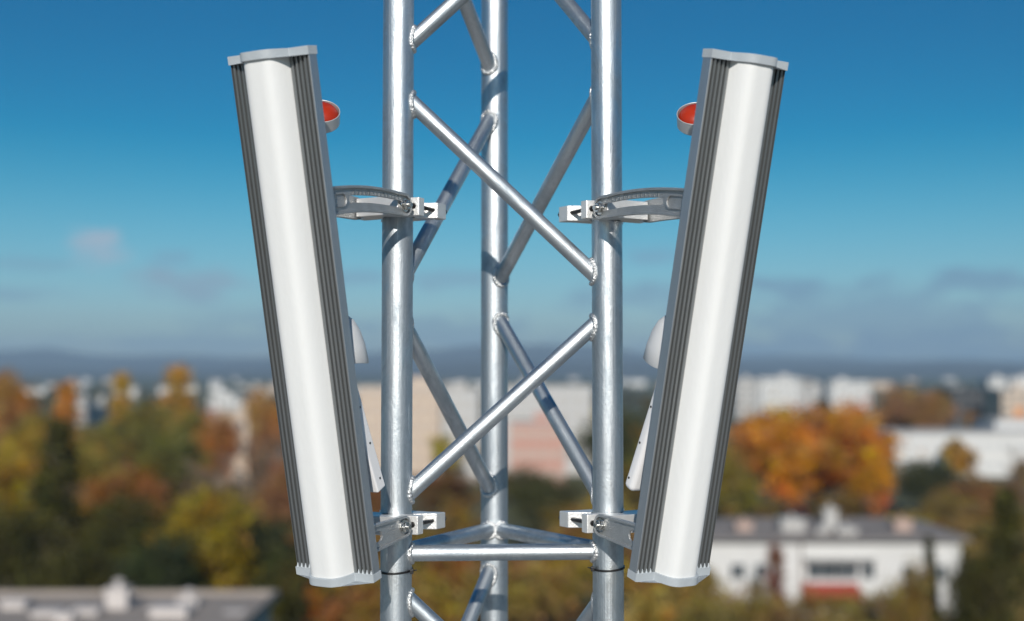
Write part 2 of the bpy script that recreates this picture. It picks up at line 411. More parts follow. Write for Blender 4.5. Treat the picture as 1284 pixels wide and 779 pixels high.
# ------------------------------------------------------------------ tilt brackets with their tube clamps
def bracket(P, R, M, T, zc, s, upper, label):
    root = empty('tilt_bracket', (P.x, P.y, H + zc), label, 'bracket', 'cast brackets clamped to the mast')
    nn = Vector((R[0][1], R[1][1], 0)).normalized()           # from antenna towards chord and beyond
    ww = Vector((nn.y, -nn.x, 0)) * (1 if s > 0 else -1)      # the side seen from the camera
    B4 = Matrix(((ww.x, nn.x, 0, 0), (ww.y, nn.y, 0, 0), (0, 0, 1, 0), (0, 0, 0, 1)))   # local (w, n, z)
    hz = .0145
    def pj(poly, z0, z1, name, m_, bev=.0012):
        bm = bmesh.new(); prism(bm, poly, z0, z1, B4); bmesh.ops.triangulate(bm, faces=[f for f in bm.faces if len(f.verts) > 4])
        return obj(name, bm, m_, root, bevel=bev)
    pj([(.058, -.010), (.026, -.010), (0, -.0362), (-.026, -.010), (-.058, -.010), (-.058, -.026), (-.040, -.030), (-.040, -.058), (.040, -.058), (.040, -.030), (.058, -.026)], -hz, hz, 'near_jaw', EXTR)
    pj([(.056, .058), (.056, .032), (.040, .024), (.0255, .0110), (0, .0362), (-.0255, .0110), (-.040, .024), (-.056, .032), (-.056, .058), (-.03, .050), (.03, .050)], -hz + .002, hz - .002, 'far_jaw', EXTR)
    for k in (1, -1):
        bm = bmesh.new(); tube(bm, B4 @ Vector((.049 * k, -.031, .001)), B4 @ Vector((.049 * k, .066, .001)), .0034, 16)
        rd = obj('threaded_rod', bm, ROD, root, smooth=True)
        bm = bmesh.new(); tube(bm, B4 @ Vector((.049 * k, .0585, .001)), B4 @ Vector((.049 * k, .0630, .001)), .0062, 6)
        obj('nut', bm, ROD, rd, bevel=.0006)
        bm = bmesh.new(); tube(bm, B4 @ Vector((.049 * k, -.0265, .001)), B4 @ Vector((.049 * k, -.0295, .001)), .0050, 6)
        obj('nut', bm, ROD, rd, bevel=.0006)
    # distance to the antenna back along -n at this height
    o = Vector((P.x, P.y, H + zc)); nb = Vector((R[0][1], R[1][1], R[2][1])); c = M.translation + nb * (T + .0025)
    drop = -.020 if upper else -.011
    o2 = o + Vector((0, 0, drop)); t = -((o2 - c).dot(nb)) / (nn.dot(nb))   # negative
    t0 = -.046; t1 = t + .001
    N_ = 72
    def centre(q):    # q 0 at the bolt, 1 at the antenna
        n_ = t0 + (t1 - t0) * q
        return n_, (0.0070 * math.sin(math.pi * min(q, 1)) + drop * q if upper else drop * q)
    Ht0, Ht1 = (.0180, .0215) if upper else (.0172, .0215)
    Lm = abs(t1 - t0)
    def loop(qa, qb, ha, hb, inset, round_b=False):
        """stadium along the curved centre line"""
        pts = []
        m = N_ // 3
        def edge(q, sgn):
            n_, z_ = centre(q); hh = ha + (hb - ha) * q - inset
            return (n_, z_ + sgn * hh)
        for i in range(m): pts.append(edge(qa + (qb - qa) * i / (m - 1), 1))
        nb_, zb_ = centre(qb); hh = ha + (hb - ha) * qb - inset
        k = N_ // 6
        for i in range(1, k):
            a_ = math.pi / 2 - math.pi * i / k
            rr = hh * (.9 if round_b else .06)
            pts.append((nb_ - rr * math.cos(a_), zb_ + hh * math.sin(a_)))
        for i in range(m): pts.append(edge(qb + (qa - qb) * i / (m - 1), -1))
        na_, za_ = centre(qa); hh = ha + (hb - ha) * qa - inset
        for i in range(1, k):
            a_ = -math.pi / 2 - math.pi * i / k
            pts.append((na_ - hh * math.cos(a_), za_ + hh * math.sin(a_)))
        return pts
    def annulus(outer, inner, w0, w1, name, par, m_, bev):
        bm = bmesh.new(); n = len(outer)
        V = [[bm.verts.new(B4 @ Vector((w, p[0], p[1]))) for p in lp] for w in (w0, w1) for lp in (outer, inner)]
        for i in range(n):
            j = (i + 1) % n
            bm.faces.new((V[0][i], V[0][j], V[1][j], V[1][i])); bm.faces.new((V[2][i], V[3][i], V[3][j], V[2][j]))
            bm.faces.new((V[0][i], V[2][i], V[2][j], V[0][j])); bm.faces.new((V[1][i], V[1][j], V[3][j], V[3][i]))
        return obj(name, bm, m_, par, smooth=True, bevel=bev, angle=50)
    for k in (1, -1):
        out = loop(.02, 1, Ht0, Ht1, 0)
        if upper: slot = loop(.06, .68, .0054, .0054, 0, True)
        else: slot = loop(.70, .93, .0095, .011, .002, True)
        rim = loop(.02, .985, Ht0, Ht1, .0042)
        wa, wb = .0425 * k, .0460 * k
        arm = annulus(out, slot, wa, wb, 'arm', root, CAST, .0006)
        annulus(out, rim, wb + .0001 * k, wb + .0042 * k, 'arm_rim', arm, CAST, .0012)
        if upper:   # moulded degree scale above the slot, its recess shadow painted as dark grey
            bm = bmesh.new()
            for i in range(13):
                q = .10 + .55 * i / 12; n_, z_ = centre(q)
                z_ += .0066; hgt = .0046 if i % 4 else .0066
                Bx = B4 @ Matrix.Translation((wb, n_, z_))
                box(bm, (0, -.0012, 0) if k > 0 else (-.0005, -.0012, 0), (.0005, .0012, hgt) if k > 0 else (0, .0012, hgt), Bx)
            obj('shaded_scale_marks', bm, HOUS, arm)
            pk = loop(.78, .90, .0105, .0105, 0, True); pk2 = loop(.79, .89, .0085, .0085, 0, True)
            annulus(pk, pk2, wb + .0002 * k, wb + .0026 * k, 'pocket_rim', arm, CAST, .0006)
            bm = bmesh.new(); n1, z1 = centre(.60); n2, z2 = centre(.96)
        bt = bmesh.new(); tube(bt, B4 @ Vector((.0462 * k, t0 - .002, 0)), B4 @ Vector((.0478 * k, t0 - .002, 0)), .0108, 28)
        obj('washer', bt, BOLT, root, smooth=True)
        bt = bmesh.new(); tube(bt, B4 @ Vector((.0479 * k, t0 - .002, 0)), B4 @ Vector((.0545 * k, t0 - .002, 0)), .0084, 6)
        hd = obj('bolt_head', bt, BOLT, root, bevel=.0009)
        bt = bmesh.new(); tube(bt, B4 @ Vector((.0546 * k, t0 - .002, 0)), B4 @ Vector((.0590 * k, t0 - .002, 0)), .0036, 14)
        obj('bolt_tip', bt, BOLT, hd, smooth=True)
    bt = bmesh.new(); tube(bt, B4 @ Vector((-.044, t0 - .002, 0)), B4 @ Vector((.044, t0 - .002, 0)), .004, 14)
    obj('pivot_bolt', bt, BOLT, root, smooth=True)
    n_, z_ = centre(.93)
    bt = bmesh.new(); box(bt, (-.0420, n_ - .012, z_ - .017), (.0420, n_ + .005, z_ + .017), B4)
    obj('mounting_foot', bt, EXTR, root, bevel=.002)
    return root
bracket(CL, RL, ML, .018, .258, 1, True, 'upper left cast bracket with long slotted arm clamped to the left mast tube')
bracket(CRt, RR, MR, .019, .256, -1, True, 'upper right cast bracket with long slotted arm clamped to the right mast tube')
bracket(CL, RL, ML, .018, -.241, 1, False, 'lower left cast bracket with short arm just above the crossbar end')
bracket(CRt, RR, MR, .019, -.241, -1, False, 'lower right cast bracket with short arm just above the crossbar end')

# ------------------------------------------------------------------ cable ties and the pale cable
def cable_tie(P, z, s, label):
    root = empty('cable_tie', (P.x, P.y, H + z), label, 'cable tie', 'black cable ties round the mast tubes')
    bm = bmesh.new(); n = 60; rows = []
    for r_, zz in ((CR + .0004, -.0016), (CR + .0018, -.0016), (CR + .0018, .0016), (CR + .0004, .0016)):
        rows.append([bm.verts.new((r_ * math.cos(t), r_ * math.sin(t), zz + .0022 * math.sin(t + .6))) for t in [2 * math.pi * i / n for i in range(n)]])
    for i in range(n):
        for k in range(4): bm.faces.new((rows[k][i], rows[k][(i + 1) % n], rows[(k + 1) % 4][(i + 1) % n], rows[(k + 1) % 4][i]))
    obj('band', bm, BLCK, root, smooth=True)
    bm = bmesh.new(); box(bm, (s * .0235, -.020, -.0035), (s * .0290, -.012, .0035)); obj('lock_head', bm, BLCK, root, bevel=.0006)
    bm = bmesh.new(); sweep(bm, [(s * .027, -.016, .001), (s * .031, -.018, .002), (s * .034, -.017, .0025)], .0012, 6); obj('cut_tail', bm, BLCK, root)
cable_tie(CL, -.3175, 1, 'black cable tie round the left front mast tube')
cable_tie(CRt, -.3165, -1, 'black cable tie round the right front mast tube')
bm = bmesh.new()
pts = [(CRt.x + .020 + .004 * math.sin(i * .9), CRt.y + .022, H - .335 - i * .09) for i in range(15)]
pts = [(CRt.x + .012, CRt.y + .028, H - .27)] + pts + [(CRt.x + .05, CRt.y + .1, DECK + .006)]
sweep(bm, pts, .0042, 10)
tag(obj('cable', bm, CABL, None, smooth=True), 'pale cable running down behind the right front mast tube', 'cable')

# ------------------------------------------------------------------ ground, deck, hills
GRND = mat('ground_soil_grass', (.10, .095, .045), .95, 0, nscale=.06, col2=(.05, .065, .025), coord='Object')
bm = bmesh.new(); n = 40
for i in range(1):
    vs = [bm.verts.new((x, y, 0)) for x, y in ((-9000, -1500), (9000, -1500), (9000, 11000), (-9000, 11000))]; bm.faces.new(vs)
tag(obj('ground', bm, GRND), kind='structure')
ROOFM = mat('roof_membrane', (.34, .33, .31), .85, 0, noise=.2, nscale=1.2, bump=.1, bscale=30)
bm = bmesh.new(); box(bm, (-7, -5, DECK - .5), (7, 6.5, DECK)); tag(obj('roof_deck', bm, ROOFM), kind='structure')
bm = bmesh.new(); box(bm, (-6.6, -4.6, .0), (6.6, 6.1, DECK - .5)); tag(obj('tower_base', bm, ROOFM), kind='structure')

HILL = mat('hill_forest', (.050, .055, .060), .95, 0, nscale=.004, col2=(.080, .080, .085))
from mathutils import noise as mnoise
def hills(name, Y, depth, pts):
    """ridge whose crest passes the photo points (px, py) at distance Y"""
    xs = np.linspace(-700, 2000, 150); hp = np.interp(xs, [p[0] for p in pts], [p[1] for p in pts])
    bm = bmesh.new(); rows = []
    for j, (dy, k) in enumerate(((-depth, 0), (-depth * .7, .35), (-depth * .4, .72), (-depth * .15, .95), (0, 1), (depth * .3, .8), (depth * .8, 0))):
        row = []
        for i, px in enumerate(xs):
            p = at(px, hp[i], Y); z = max(p.z, 5) * k + (mnoise.noise(Vector((p.x * .0022, dy * .002, 1.7))) * 22 + mnoise.noise(Vector((p.x * .008, dy * .004, 4))) * 6) * k
            row.append(bm.verts.new((p.x, Y + dy, z if 0 < k else -1)))
        rows.append(row)
    for A, B in zip(rows, rows[1:]):
        for i in range(len(A) - 1): bm.faces.new((A[i], A[i + 1], B[i + 1], B[i]))
    return tag(obj(name, bm, HILL, None, smooth=True, angle=180), kind='structure')
hills('hills', 7200, 1800, [(-700, 450), (-100, 452), (10, 446), (60, 436), (110, 443), (170, 446), (330, 446), (480, 441), (560, 436), (640, 432), (760, 434), (830, 446), (900, 447), (1100, 450), (1284, 453), (2000, 455)])
hills('foothills', 4600, 900, [(-700, 462), (100, 462), (400, 460), (700, 454), (900, 459), (1100, 461), (1284, 459), (2000, 462)])

# ------------------------------------------------------------------ foliage
def leaf_mat(name, trans=.15):
    m = bpy.data.materials.new(name); m.use_nodes = True
    n = m.node_tree.nodes; l = m.node_tree.links; b = n['Principled BSDF']
    b.inputs['Roughness'].default_value = .6; b.inputs['Specular IOR Level'].default_value = .25
    oi = n.new('ShaderNodeObjectInfo'); at_ = n.new('ShaderNodeAttribute'); at_.attribute_name = 'tint'
    hs = n.new('ShaderNodeHueSaturation'); l.new(oi.outputs['Color'], hs.inputs['Color'])
    sp = n.new('ShaderNodeSeparateColor'); l.new(at_.outputs['Color'], sp.inputs[0])
    l.new(sp.outputs[0], hs.inputs['Hue']); l.new(sp.outputs[1], hs.inputs['Value']); l.new(sp.outputs[2], hs.inputs['Saturation'])
    l.new(hs.outputs[0], b.inputs['Base Color'])
    tr = n.new('ShaderNodeBsdfTranslucent'); l.new(hs.outputs[0], tr.inputs[0])
    mx = n.new('ShaderNodeMixShader'); mx.inputs[0].default_value = trans; l.new(b.outputs[0], mx.inputs[1]); l.new(tr.outputs[0], mx.inputs[2])
    l.new(mx.outputs[0], n['Material Output'].inputs[0]); return m
LEAF = leaf_mat('foliage'); BARK = mat('bark', (.11, .085, .06), .9, 0, noise=.3, nscale=3, bump=.4, bscale=12)
def quads(centres, size, tint, name):
    """many leaf-clump faces as one mesh"""
    n = len(centres); u = rng.normal(size=(n, 3)); u /= np.linalg.norm(u, axis=1)[:, None]
    v = np.cross(u, rng.normal(size=(n, 3))); v /= np.linalg.norm(v, axis=1)[:, None]
    s = (size * rng.uniform(.6, 1.4, n))[:, None]
    co_ = np.stack([centres - u * s, centres + v * s * .7, centres + u * s, centres - v * s * .7], 1).reshape(-1, 3)
    me = bpy.data.meshes.new(name); me.vertices.add(4 * n); me.vertices.foreach_set('co', co_.ravel().astype(np.float32))
    me.loops.add(4 * n); me.loops.foreach_set('vertex_index', np.arange(4 * n, dtype=np.int32))
    me.polygons.add(n); me.polygons.foreach_set('loop_start', np.arange(0, 4 * n, 4, dtype=np.int32)); me.polygons.foreach_set('loop_total', np.full(n, 4, dtype=np.int32))
    ca = me.color_attributes.new('tint', 'FLOAT_COLOR', 'CORNER')
    ca.data.foreach_set('color', np.repeat(np.column_stack([tint, np.ones(n)]), 4, axis=0).ravel().astype(np.float32))
    me.update(); me.validate(); return me
def crown_points(kind, nclump=90, per=70, shape=None):
    """unit tree, height 1, returns leaf centres + tints (hue, value, saturation)"""
    C_ = []
    if kind == 'round':
        lobes = rng.normal(size=(12, 3)); lobes /= np.linalg.norm(lobes, axis=1)[:, None]; lobes *= np.array([.27, .27, .21]); lobes[9:] *= .35; lobes[:, 2] += .60
        k = rng.integers(0, 12, nclump); d = rng.normal(size=(nclump, 3)); d /= np.linalg.norm(d, axis=1)[:, None]
        C_ = lobes[k] + d * rng.uniform(.07, .19, nclump)[:, None]; rad = .055
    elif kind == 'poplar':
        z = rng.uniform(.12, 1, nclump); a = rng.uniform(0, 6.28, nclump); r = .15 * np.minimum(1, z / .2) * (1 - z) ** .75 * 1.25 * rng.uniform(.3, 1, nclump)
        C_ = np.column_stack([r * np.cos(a), r * np.sin(a), z * .95]); rad = .035
    elif kind == 'conifer':
        z = rng.uniform(.06, 1, nclump) ** 1.1; a = rng.uniform(0, 6.28, nclump)
        r = (.26 * (1 - z) + .015) * (.55 + .45 * (np.sin(z * 60) * .5 + .5)) * rng.uniform(.4, 1, nclump) ** .5
        C_ = np.column_stack([r * np.cos(a), r * np.sin(a), z * .97]); rad = .024
    elif kind == 'bare':
        d = rng.normal(size=(nclump, 3)); d /= np.linalg.norm(d, axis=1)[:, None]
        C_ = d * np.array([.30, .30, .36]) * rng.uniform(.3, 1, nclump)[:, None] + [0, 0, .60]; rad = .05
    pts = np.repeat(C_, per, axis=0) + rng.normal(size=(nclump * per, 3)) * rad * np.array([1, 1, .75])
    tc_ = np.column_stack([rng.normal(.5, .018, nclump), rng.uniform(.55, 1.5, nclump), rng.uniform(.85, 1.15, nclump)])
    ti = np.repeat(tc_, per, axis=0) + np.column_stack([rng.normal(0, .008, nclump * per), rng.normal(0, .18, nclump * per), np.zeros(nclump * per)])
    return pts, ti
def branches(kind):
    bm = bmesh.new(); r0 = .022 if kind != 'poplar' else .014
    top = {'round': .72, 'poplar': .9, 'conifer': .96, 'bare': .8}[kind]
    pts = [(rng.normal(0, .008) * i, rng.normal(0, .008) * i, top * i / 6) for i in range(7)]
    sweep(bm, pts, lambda i: r0 * (1 - i / 7) + .002, 8)
    nb = {'round': 9, 'bare': 26, 'poplar': 8, 'conifer': 10}[kind]
    for i in range(nb):
        z = rng.uniform(.22, top * .95); a = rng.uniform(0, 6.28)
        rr = {'round': .30, 'bare': .32, 'poplar': .09, 'conifer': .22 * (1 - z)}[kind] * rng.uniform(.6, 1); up = {'round': .2, 'bare': .28, 'poplar': .14, 'conifer': -.02}[kind]
        b = Vector(pts[min(int(z / top * 6), 6)]); b.z = z
        mid = b + Vector((math.cos(a) * rr * .5, math.sin(a) * rr * .5, up * .35)); e = b + Vector((math.cos(a) * rr, math.sin(a) * rr, up * rng.uniform(.7, 1.2)))
        sweep(bm, [b, mid, e], lambda i: [.009, .005, .0015][i], 6)
        if kind == 'bare':
            for k in range(4):
                a2 = a + rng.uniform(-1, 1); q = mid.lerp(e, rng.uniform(0, .8)); e2 = q + Vector((math.cos(a2) * .1, math.sin(a2) * .1, rng.uniform(.02, .14)))
                sweep(bm, [q, e2], lambda i: [.0035, .001][i], 5)
    bmesh.ops.recalc_face_normals(bm, faces=bm.faces)
    me = bpy.data.meshes.new('trunk'); bm.to_mesh(me); bm.free(); me.materials.append(BARK); return me
PROTO = {}
for kind, var, nc, per, sz in (('round', 5, 140, 70, .013), ('poplar', 2, 110, 50, .011), ('conifer', 2, 260, 26, .012), ('bare', 2, 90, 26, .006)):
    PROTO[kind] = []
    for v in range(var):
        p, t = crown_points(kind, nc, per); me = quads(p, sz, t, 'crown'); me.materials.append(LEAF)
        PROTO[kind].append((me, branches(kind)))
tcount = 0
def tree(px, ytop, Y, wpx, col, kind, label, name=None, group=None, var=None, hscale=1):
    """crown width wpx photo pixels, top at (px, ytop)"""
    global tcount
    top = at(px, ytop, Y); h = top.z; w = wpx / F * Y
    nm = name or {'round': 'broadleaf_tree', 'poplar': 'poplar_tree', 'conifer': 'conifer_tree', 'bare': 'bare_tree'}[kind]
    root = empty(nm, (top.x, Y, 0), label, 'tree', group)
    k_ = 1.2 if max(col) > .1 else 1.0; col = tuple(c * k_ for c in col)
    ratio = {'round': .78, 'poplar': .21, 'conifer': .50, 'bare': .62}[kind]
    ht = {'round': .91, 'poplar': .93, 'conifer': .99, 'bare': .97}[kind]
    sz = h / ht; sx = w / ratio
    cm, tm = PROTO[kind][(tcount if var is None else var) % len(PROTO[kind])]; tcount += 1
    a = random.random() * 6.28
    for nn, me in (('crown', cm), ('trunk', tm)):
        o = bpy.data.objects.new(nn, me); C.objects.link(o); o.parent = root; o.color = (*col, 1)
        o.scale = (sx, sx, sz); o.rotation_euler = (0, 0, a)
    return root
DG = (.060, .056, .010); OL = (.14, .12, .020); YG = (.20, .135, .007); YE = (.27, .17, .010); OR = (.46, .20, .008); RO = (.22, .10, .018); BR_ = (.26, .14, .05); MAU = (.30, .22, .17); OB = (.17, .115, .03)

# --- left half
tree(75, 528, 108, 150, DG, 'conifer', 'tall dark conifer in front of the autumn trees near the left edge')
tree(255, 618, 96, 125, YG, 'round', 'rounded yellow green tree behind the grey flat roof')
tree(172, 588, 132, 125, RO, 'round', 'rust red broad tree above the dark green ones on the left')
tree(223, 466, 250, 40, (.40, .21, .02), 'poplar', 'tallest orange poplar rising over the left tree line', group='poplars on the left skyline')
tree(84, 486, 250, 30, (.42, .19, .02), 'poplar', 'orange poplar just above the tall dark conifer', group='poplars on the left skyline')
tree(153, 474, 262, 28, (.36, .21, .02), 'poplar', 'slender ochre poplar next left of the tallest poplar', group='poplars on the left skyline')
tree(14, 470, 222, 70, (.26, .12, .025), 'round', 'orange brown tree topmost at the left edge')
tree(52, 520, 178, 80, (.17, .13, .02), 'round', 'olive yellow tree left of the dark conifer tip')
tree(8, 566, 140, 80, YE, 'round', 'golden yellow tree at the far left edge')
tree(34, 538, 160, 80, YE, 'round', 'bright yellow tree under the orange brown tree at left')
tree(122, 520, 205, 70, OL, 'round', 'olive tree right of the dark conifer tip')
tree(178, 508, 215, 90, (.13, .11, .02), 'round', 'pale olive tree under the slender ochre poplar')
tree(250, 518, 205, 80, (.15, .12, .018), 'round', 'olive yellow tree right below the tallest poplar')
tree(205, 545, 168, 100, (.11, .11, .02), 'round', 'green tree above the rust red tree')
tree(120, 560, 145, 90, (.18, .13, .016), 'round', 'yellow olive tree right behind the dark conifer')
tree(268, 498, 190, 60, (.28, .12, .03), 'round', 'orange tree on the skyline left of the beige block')
tree(333, 492, 190, 70, (.27, .13, .04), 'round', 'orange tree on the skyline half behind the left antenna')
tree(325, 545, 150, 110, MAU, 'bare', 'bare greyish tree beside the lower half of the left antenna')
tree(262, 575, 150, 80, MAU, 'bare', 'thin bare tree with pinkish twigs above the yellow green tree')
tree(355, 585, 130, 80, (.20, .09, .035), 'round', 'reddish brown tree showing just left of the left antenna foot')
tree(296, 612, 112, 110, DG, 'round', 'dark green tree right behind the yellow green tree')
tree(150, 628, 108, 130, DG, 'round', 'dark green tree under the rust red tree')
tree(10, 640, 100, 120, DG, 'round', 'dark green tree at the left edge above the grey roof')
tree(345, 660, 100, 110, (.04, .045, .015), 'round', 'dark olive tree between yellow green tree and antenna foot')
tree(195, 668, 90, 110, (.035, .045, .014), 'round', 'low dark green tree along the roof behind its white vents')
tree(80, 660, 92, 130, DG, 'round', 'dark green tree below the tall conifer at the roof edge')
# --- centre
tree(768, 515, 165, 90, (.05, .055, .018), 'round', 'dark green tree top right beside the right mast tube')
tree(470, 600, 150, 90, (.20, .10, .035), 'round', 'brown orange tree low behind the left mast tube')
tree(560, 592, 172, 100, (.15, .075, .025), 'round', 'brown tree under the beige block between the left tubes')
tree(690, 590, 150, 130, (.07, .07, .022), 'round', 'olive tree in front of the reddish building')
tree(820, 560, 150, 110, (.14, .10, .02), 'round', 'olive yellow tree hidden mostly by the right antenna')
# --- right half
big = tree(1020, 488, 170, 205, (.42, .165, .008), 'round', 'huge orange autumn tree right of the right antenna', var=0)
tree(962, 522, 165, 120, (.41, .16, .008), 'round', 'orange tree touching the left of the huge orange tree')
tree(1082, 520, 160, 90, (.40, .155, .008), 'round', 'orange tree touching the right of the huge orange tree', var=3)
tree(905, 545, 150, 90, (.15, .115, .016), 'round', 'yellow green tree right beside the right antenna')
tree(1138, 474, 310, 92, BR_, 'round', 'brown tree on the skyline behind the long white building')
tree(1172, 492, 300, 64, BR_, 'round', 'small brown tree at the dark tower foot on the skyline')
tree(1165, 578, 185, 110, (.06, .065, .024), 'round', 'dark green round tree in front of the long white building')
tree(1232, 604, 165, 100, (.20, .10, .035), 'round', 'brown orange tree left of the dark conifer at right')
tree(1190, 618, 150, 80, OB, 'round', 'olive brown tree right behind the white house chimney')
tree(1282, 560, 175, 50, (.17, .10, .05), 'bare', 'bare brown tree at the right edge before the white building')
tree(1262, 612, 82, 120, DG, 'conifer', 'dark conifer at the right edge of the photo')
tree(1236, 690, 76, 90, DG, 'round', 'dark green tree low in front of the right edge conifer')
tree(1165, 672, 84, 50, (.05, .05, .02), 'conifer', 'small conifer in front of the white house right end')
tree(1130, 712, 80, 80, OB, 'round', 'olive brown tree hiding the foot of the white house on its right')
tree(972, 690, 92, 26, (.14, .05, .03), 'poplar', 'thin reddish brown cypress before the white house wall', name='cypress_tree')

def wood(name, cols, spots, size=.13, seed=0):
    """a thicket that reads as one mass"""
    P_, T_, K_ = [], [], []
    for (x, y, h, w) in spots:
        p, t = crown_points('round', 46, 40)
        p = p * np.array([w / .86, w / .86, h / .97]) + [x, y, 0]
        t = t.copy(); t[:, 1] *= rng.uniform(.6, 1.3); t[:, 0] += rng.uniform(-.035, .03); P_.append(p); T_.append(t)
    me = quads(np.concatenate(P_), size, np.concatenate(T_), name); o = link(name, me, LEAF); o.color = (*cols, 1)
    tag(o, kind='stuff'); return o
def scatter(n, px0, px1, Y0, Y1, ytop, jit=20):
    out = []
    for i in range(n):
        Y = rng.uniform(Y0, Y1); px = rng.uniform(px0, px1); k = (Y - Y0) / (Y1 - Y0)
        yt = ytop[0] + (ytop[1] - ytop[0]) * k + rng.uniform(-jit, jit); p = at(px, yt, Y)
        out.append((p.x, Y, max(p.z, 3), rng.uniform(5, 9)))
    return out
tag(wood('thicket', (.25, .15, .034), scatter(46, 350, 900, 84, 135, (725, 620)), .16), 'brownish olive thicket filling the picture behind the mast foot', 'thicket')
tag(wood('thicket', (.24, .165, .045), scatter(34, 830, 1330, 76, 92, (752, 726), 12), .13), 'straw olive thicket in front of the white house', 'thicket')
tag(wood('thicket', (.10, .082, .014), scatter(40, -60, 470, 90, 170, (690, 600), 14), .18), 'dark green thicket between the trees on the left', 'thicket')
tag(wood('thicket', (.20, .135, .035), scatter(40, 760, 1330, 112, 165, (665, 620), 14), .18), 'olive brown thicket behind the white house', 'thicket')
tag(wood('woodland', (.34, .22, .04), scatter(90, -80, 1380, 190, 430, (560, 505), 10), .3), 'autumn woodland between the far buildings', 'woodland')
tag(wood('woodland', (.10, .09, .04), scatter(150, -150, 1450, 450, 1500, (500, 480), 4), .6), 'far tree belt in front of the blue hills', 'woodland')

# ------------------------------------------------------------------ buildings
PL_W = mat('white_plaster', (.60, .60, .59), .85, 0, noise=.08, nscale=.6)
PL_P = mat('pale_concrete', (.44, .43, .415), .85, 0, noise=.1, nscale=.3)
PL_B = mat('beige_plaster', (.52, .42, .33), .85, 0, noise=.08, nscale=.3)
PL_R = mat('salmon_plaster', (.46, .26, .21), .85, 0, noise=.08, nscale=.4)
PL_O = mat('orange_panel', (.62, .27, .10), .7, 0, noise=.1, nscale=.4)
DKW = mat('dark_facade', (.024, .027, .03), .6, 0, noise=.1, nscale=.4)
LTW = mat('pale_blind', (.42, .44, .46), .5, 0)
GREYW = mat('grey_blinds', (.13, .135, .145), .5, 0)
TANW = mat('drawn_blinds', (.36, .27, .21), .5, 0)
ROOFG = mat('grey_roofing', (.23, .21, .20), .85, 0, noise=.25, nscale=.5)
GLAS = mat('window_glass', (.05, .065, .075), .12, 0, spec=.8)
FRAM = mat('window_frame_white', (.6, .6, .6), .5)
REDA = mat('red_awning', (.36, .05, .03), .8, 0, noise=.2, nscale=1)
BRCK = mat('brick_chimney', (.46, .34, .29), .9, 0, noise=.25, nscale=2)
PL_V = mat('vent_render', (.56, .52, .50), .85, 0, noise=.15, nscale=1)
WINM = {}
def window(parent, x, y, z, w, h, glass=GLAS, ax='y', fr_=None):
    """a framed pane standing 3 mm proud; first of a size builds the mesh, the rest copy it"""
    key = (round(w, 2), round(h, 2), glass.name, ax, fr_ and fr_.name)
    if key not in WINM:
        bm = bmesh.new(); fw = min(.08, w * .12)
        if ax == 'y':
            for a, b in (((-w / 2, -.06, 0), (w / 2, .02, fw)), ((-w / 2, -.06, h - fw), (w / 2, .02, h)), ((-w / 2, -.06, fw), (-w / 2 + fw, .02, h - fw)), ((w / 2 - fw, -.06, fw), (w / 2, .02, h - fw)), ((-fw / 3, -.05, fw), (fw / 3, .02, h - fw))): box(bm, a, b)
        bmesh.ops.recalc_face_normals(bm, faces=bm.faces); m1 = bpy.data.meshes.new('window'); bm.to_mesh(m1); bm.free(); m1.materials.append(fr_ or FRAM)
        bm = bmesh.new(); box(bm, (-w / 2 + fw, -.03, fw), (w / 2 - fw, .01, h - fw))
        bmesh.ops.recalc_face_normals(bm, faces=bm.faces); m2 = bpy.data.meshes.new('pane'); bm.to_mesh(m2); bm.free(); m2.materials.append(glass)
        WINM[key] = (m1, m2)
    m1, m2 = WINM[key]
    o = bpy.data.objects.new('window', m1); C.objects.link(o); o.parent = parent; o.location = (x, y, z)
    g = bpy.data.objects.new('pane', m2); C.objects.link(g); g.parent = o
    return o
def block(px0, px1, ytop, Y, dep, wall, label, name='apartment_block', floors=0, cols=0, glass=GLAS, group=None, wh=1.5, ww=1.6, roofbox=True):
    a = at(px0, ytop, Y); b = at(px1, ytop, Y); x0, x1, h = a.x, b.x, a.z; cx = (x0 + x1) / 2; w = x1 - x0
    root = empty(name, (cx, Y, 0), label, 'building', group)
    bm = bmesh.new(); box(bm, (-w / 2, 0, 0), (w / 2, dep, h - .35)); obj('wall', bm, wall, root)
    bm = bmesh.new(); box(bm, (-w / 2 - .15, -.15, h - .35), (w / 2 + .15, dep + .15, h)); rf = obj('roof', bm, DKW if wall is DKW else PL_P, root)
    if roofbox:
        bm = bmesh.new(); q = w * random.uniform(-.25, .15); box(bm, (q, dep * .3, h), (q + min(4, w * .3), dep * .6, h + 1.6)); obj('stair_head', bm, wall, rf)
    if floors:
        fh = (h - .8) / floors; cw = w / cols
        for i in range(floors):
            for j in range(cols): window(root, -w / 2 + cw * (j + .5), -.004, .6 + fh * i + fh * .25, min(ww, cw * .7), min(wh, fh * .6), glass, 'y', DKW if wall is DKW else None)
    return root
block(448, 552, 484, 240, 14, PL_B, 'tall beige apartment block behind the left mast tube', floors=6, cols=6, glass=TANW)
block(554, 600, 488, 246, 14, PL_P, 'narrow grey block between the beige block and the rear mast tube', floors=6, cols=3, glass=LTW)
block(606, 742, 484, 262, 14, PL_P, 'pale grey apartment block right of the rear mast tube', floors=6, cols=8, glass=LTW)
block(640, 708, 529, 236, 10, PL_R, 'salmon red building in front of the pale grey block', 'office_building', floors=3, cols=5, glass=TANW)
block(272, 312, 514, 235, 9, PL_B, 'small beige building among trees left of the left antenna', floors=3, cols=2)
block(325, 352, 540, 215, 8, PL_P, 'pale building partly behind the lower left antenna', floors=3, cols=2)
lb = block(1122, 1330, 543, 258, 20, PL_W, 'long low white building at the right behind the dark green tree', 'industrial_building', floors=2, cols=16, glass=LTW, wh=1.2, ww=1.4, roofbox=False)
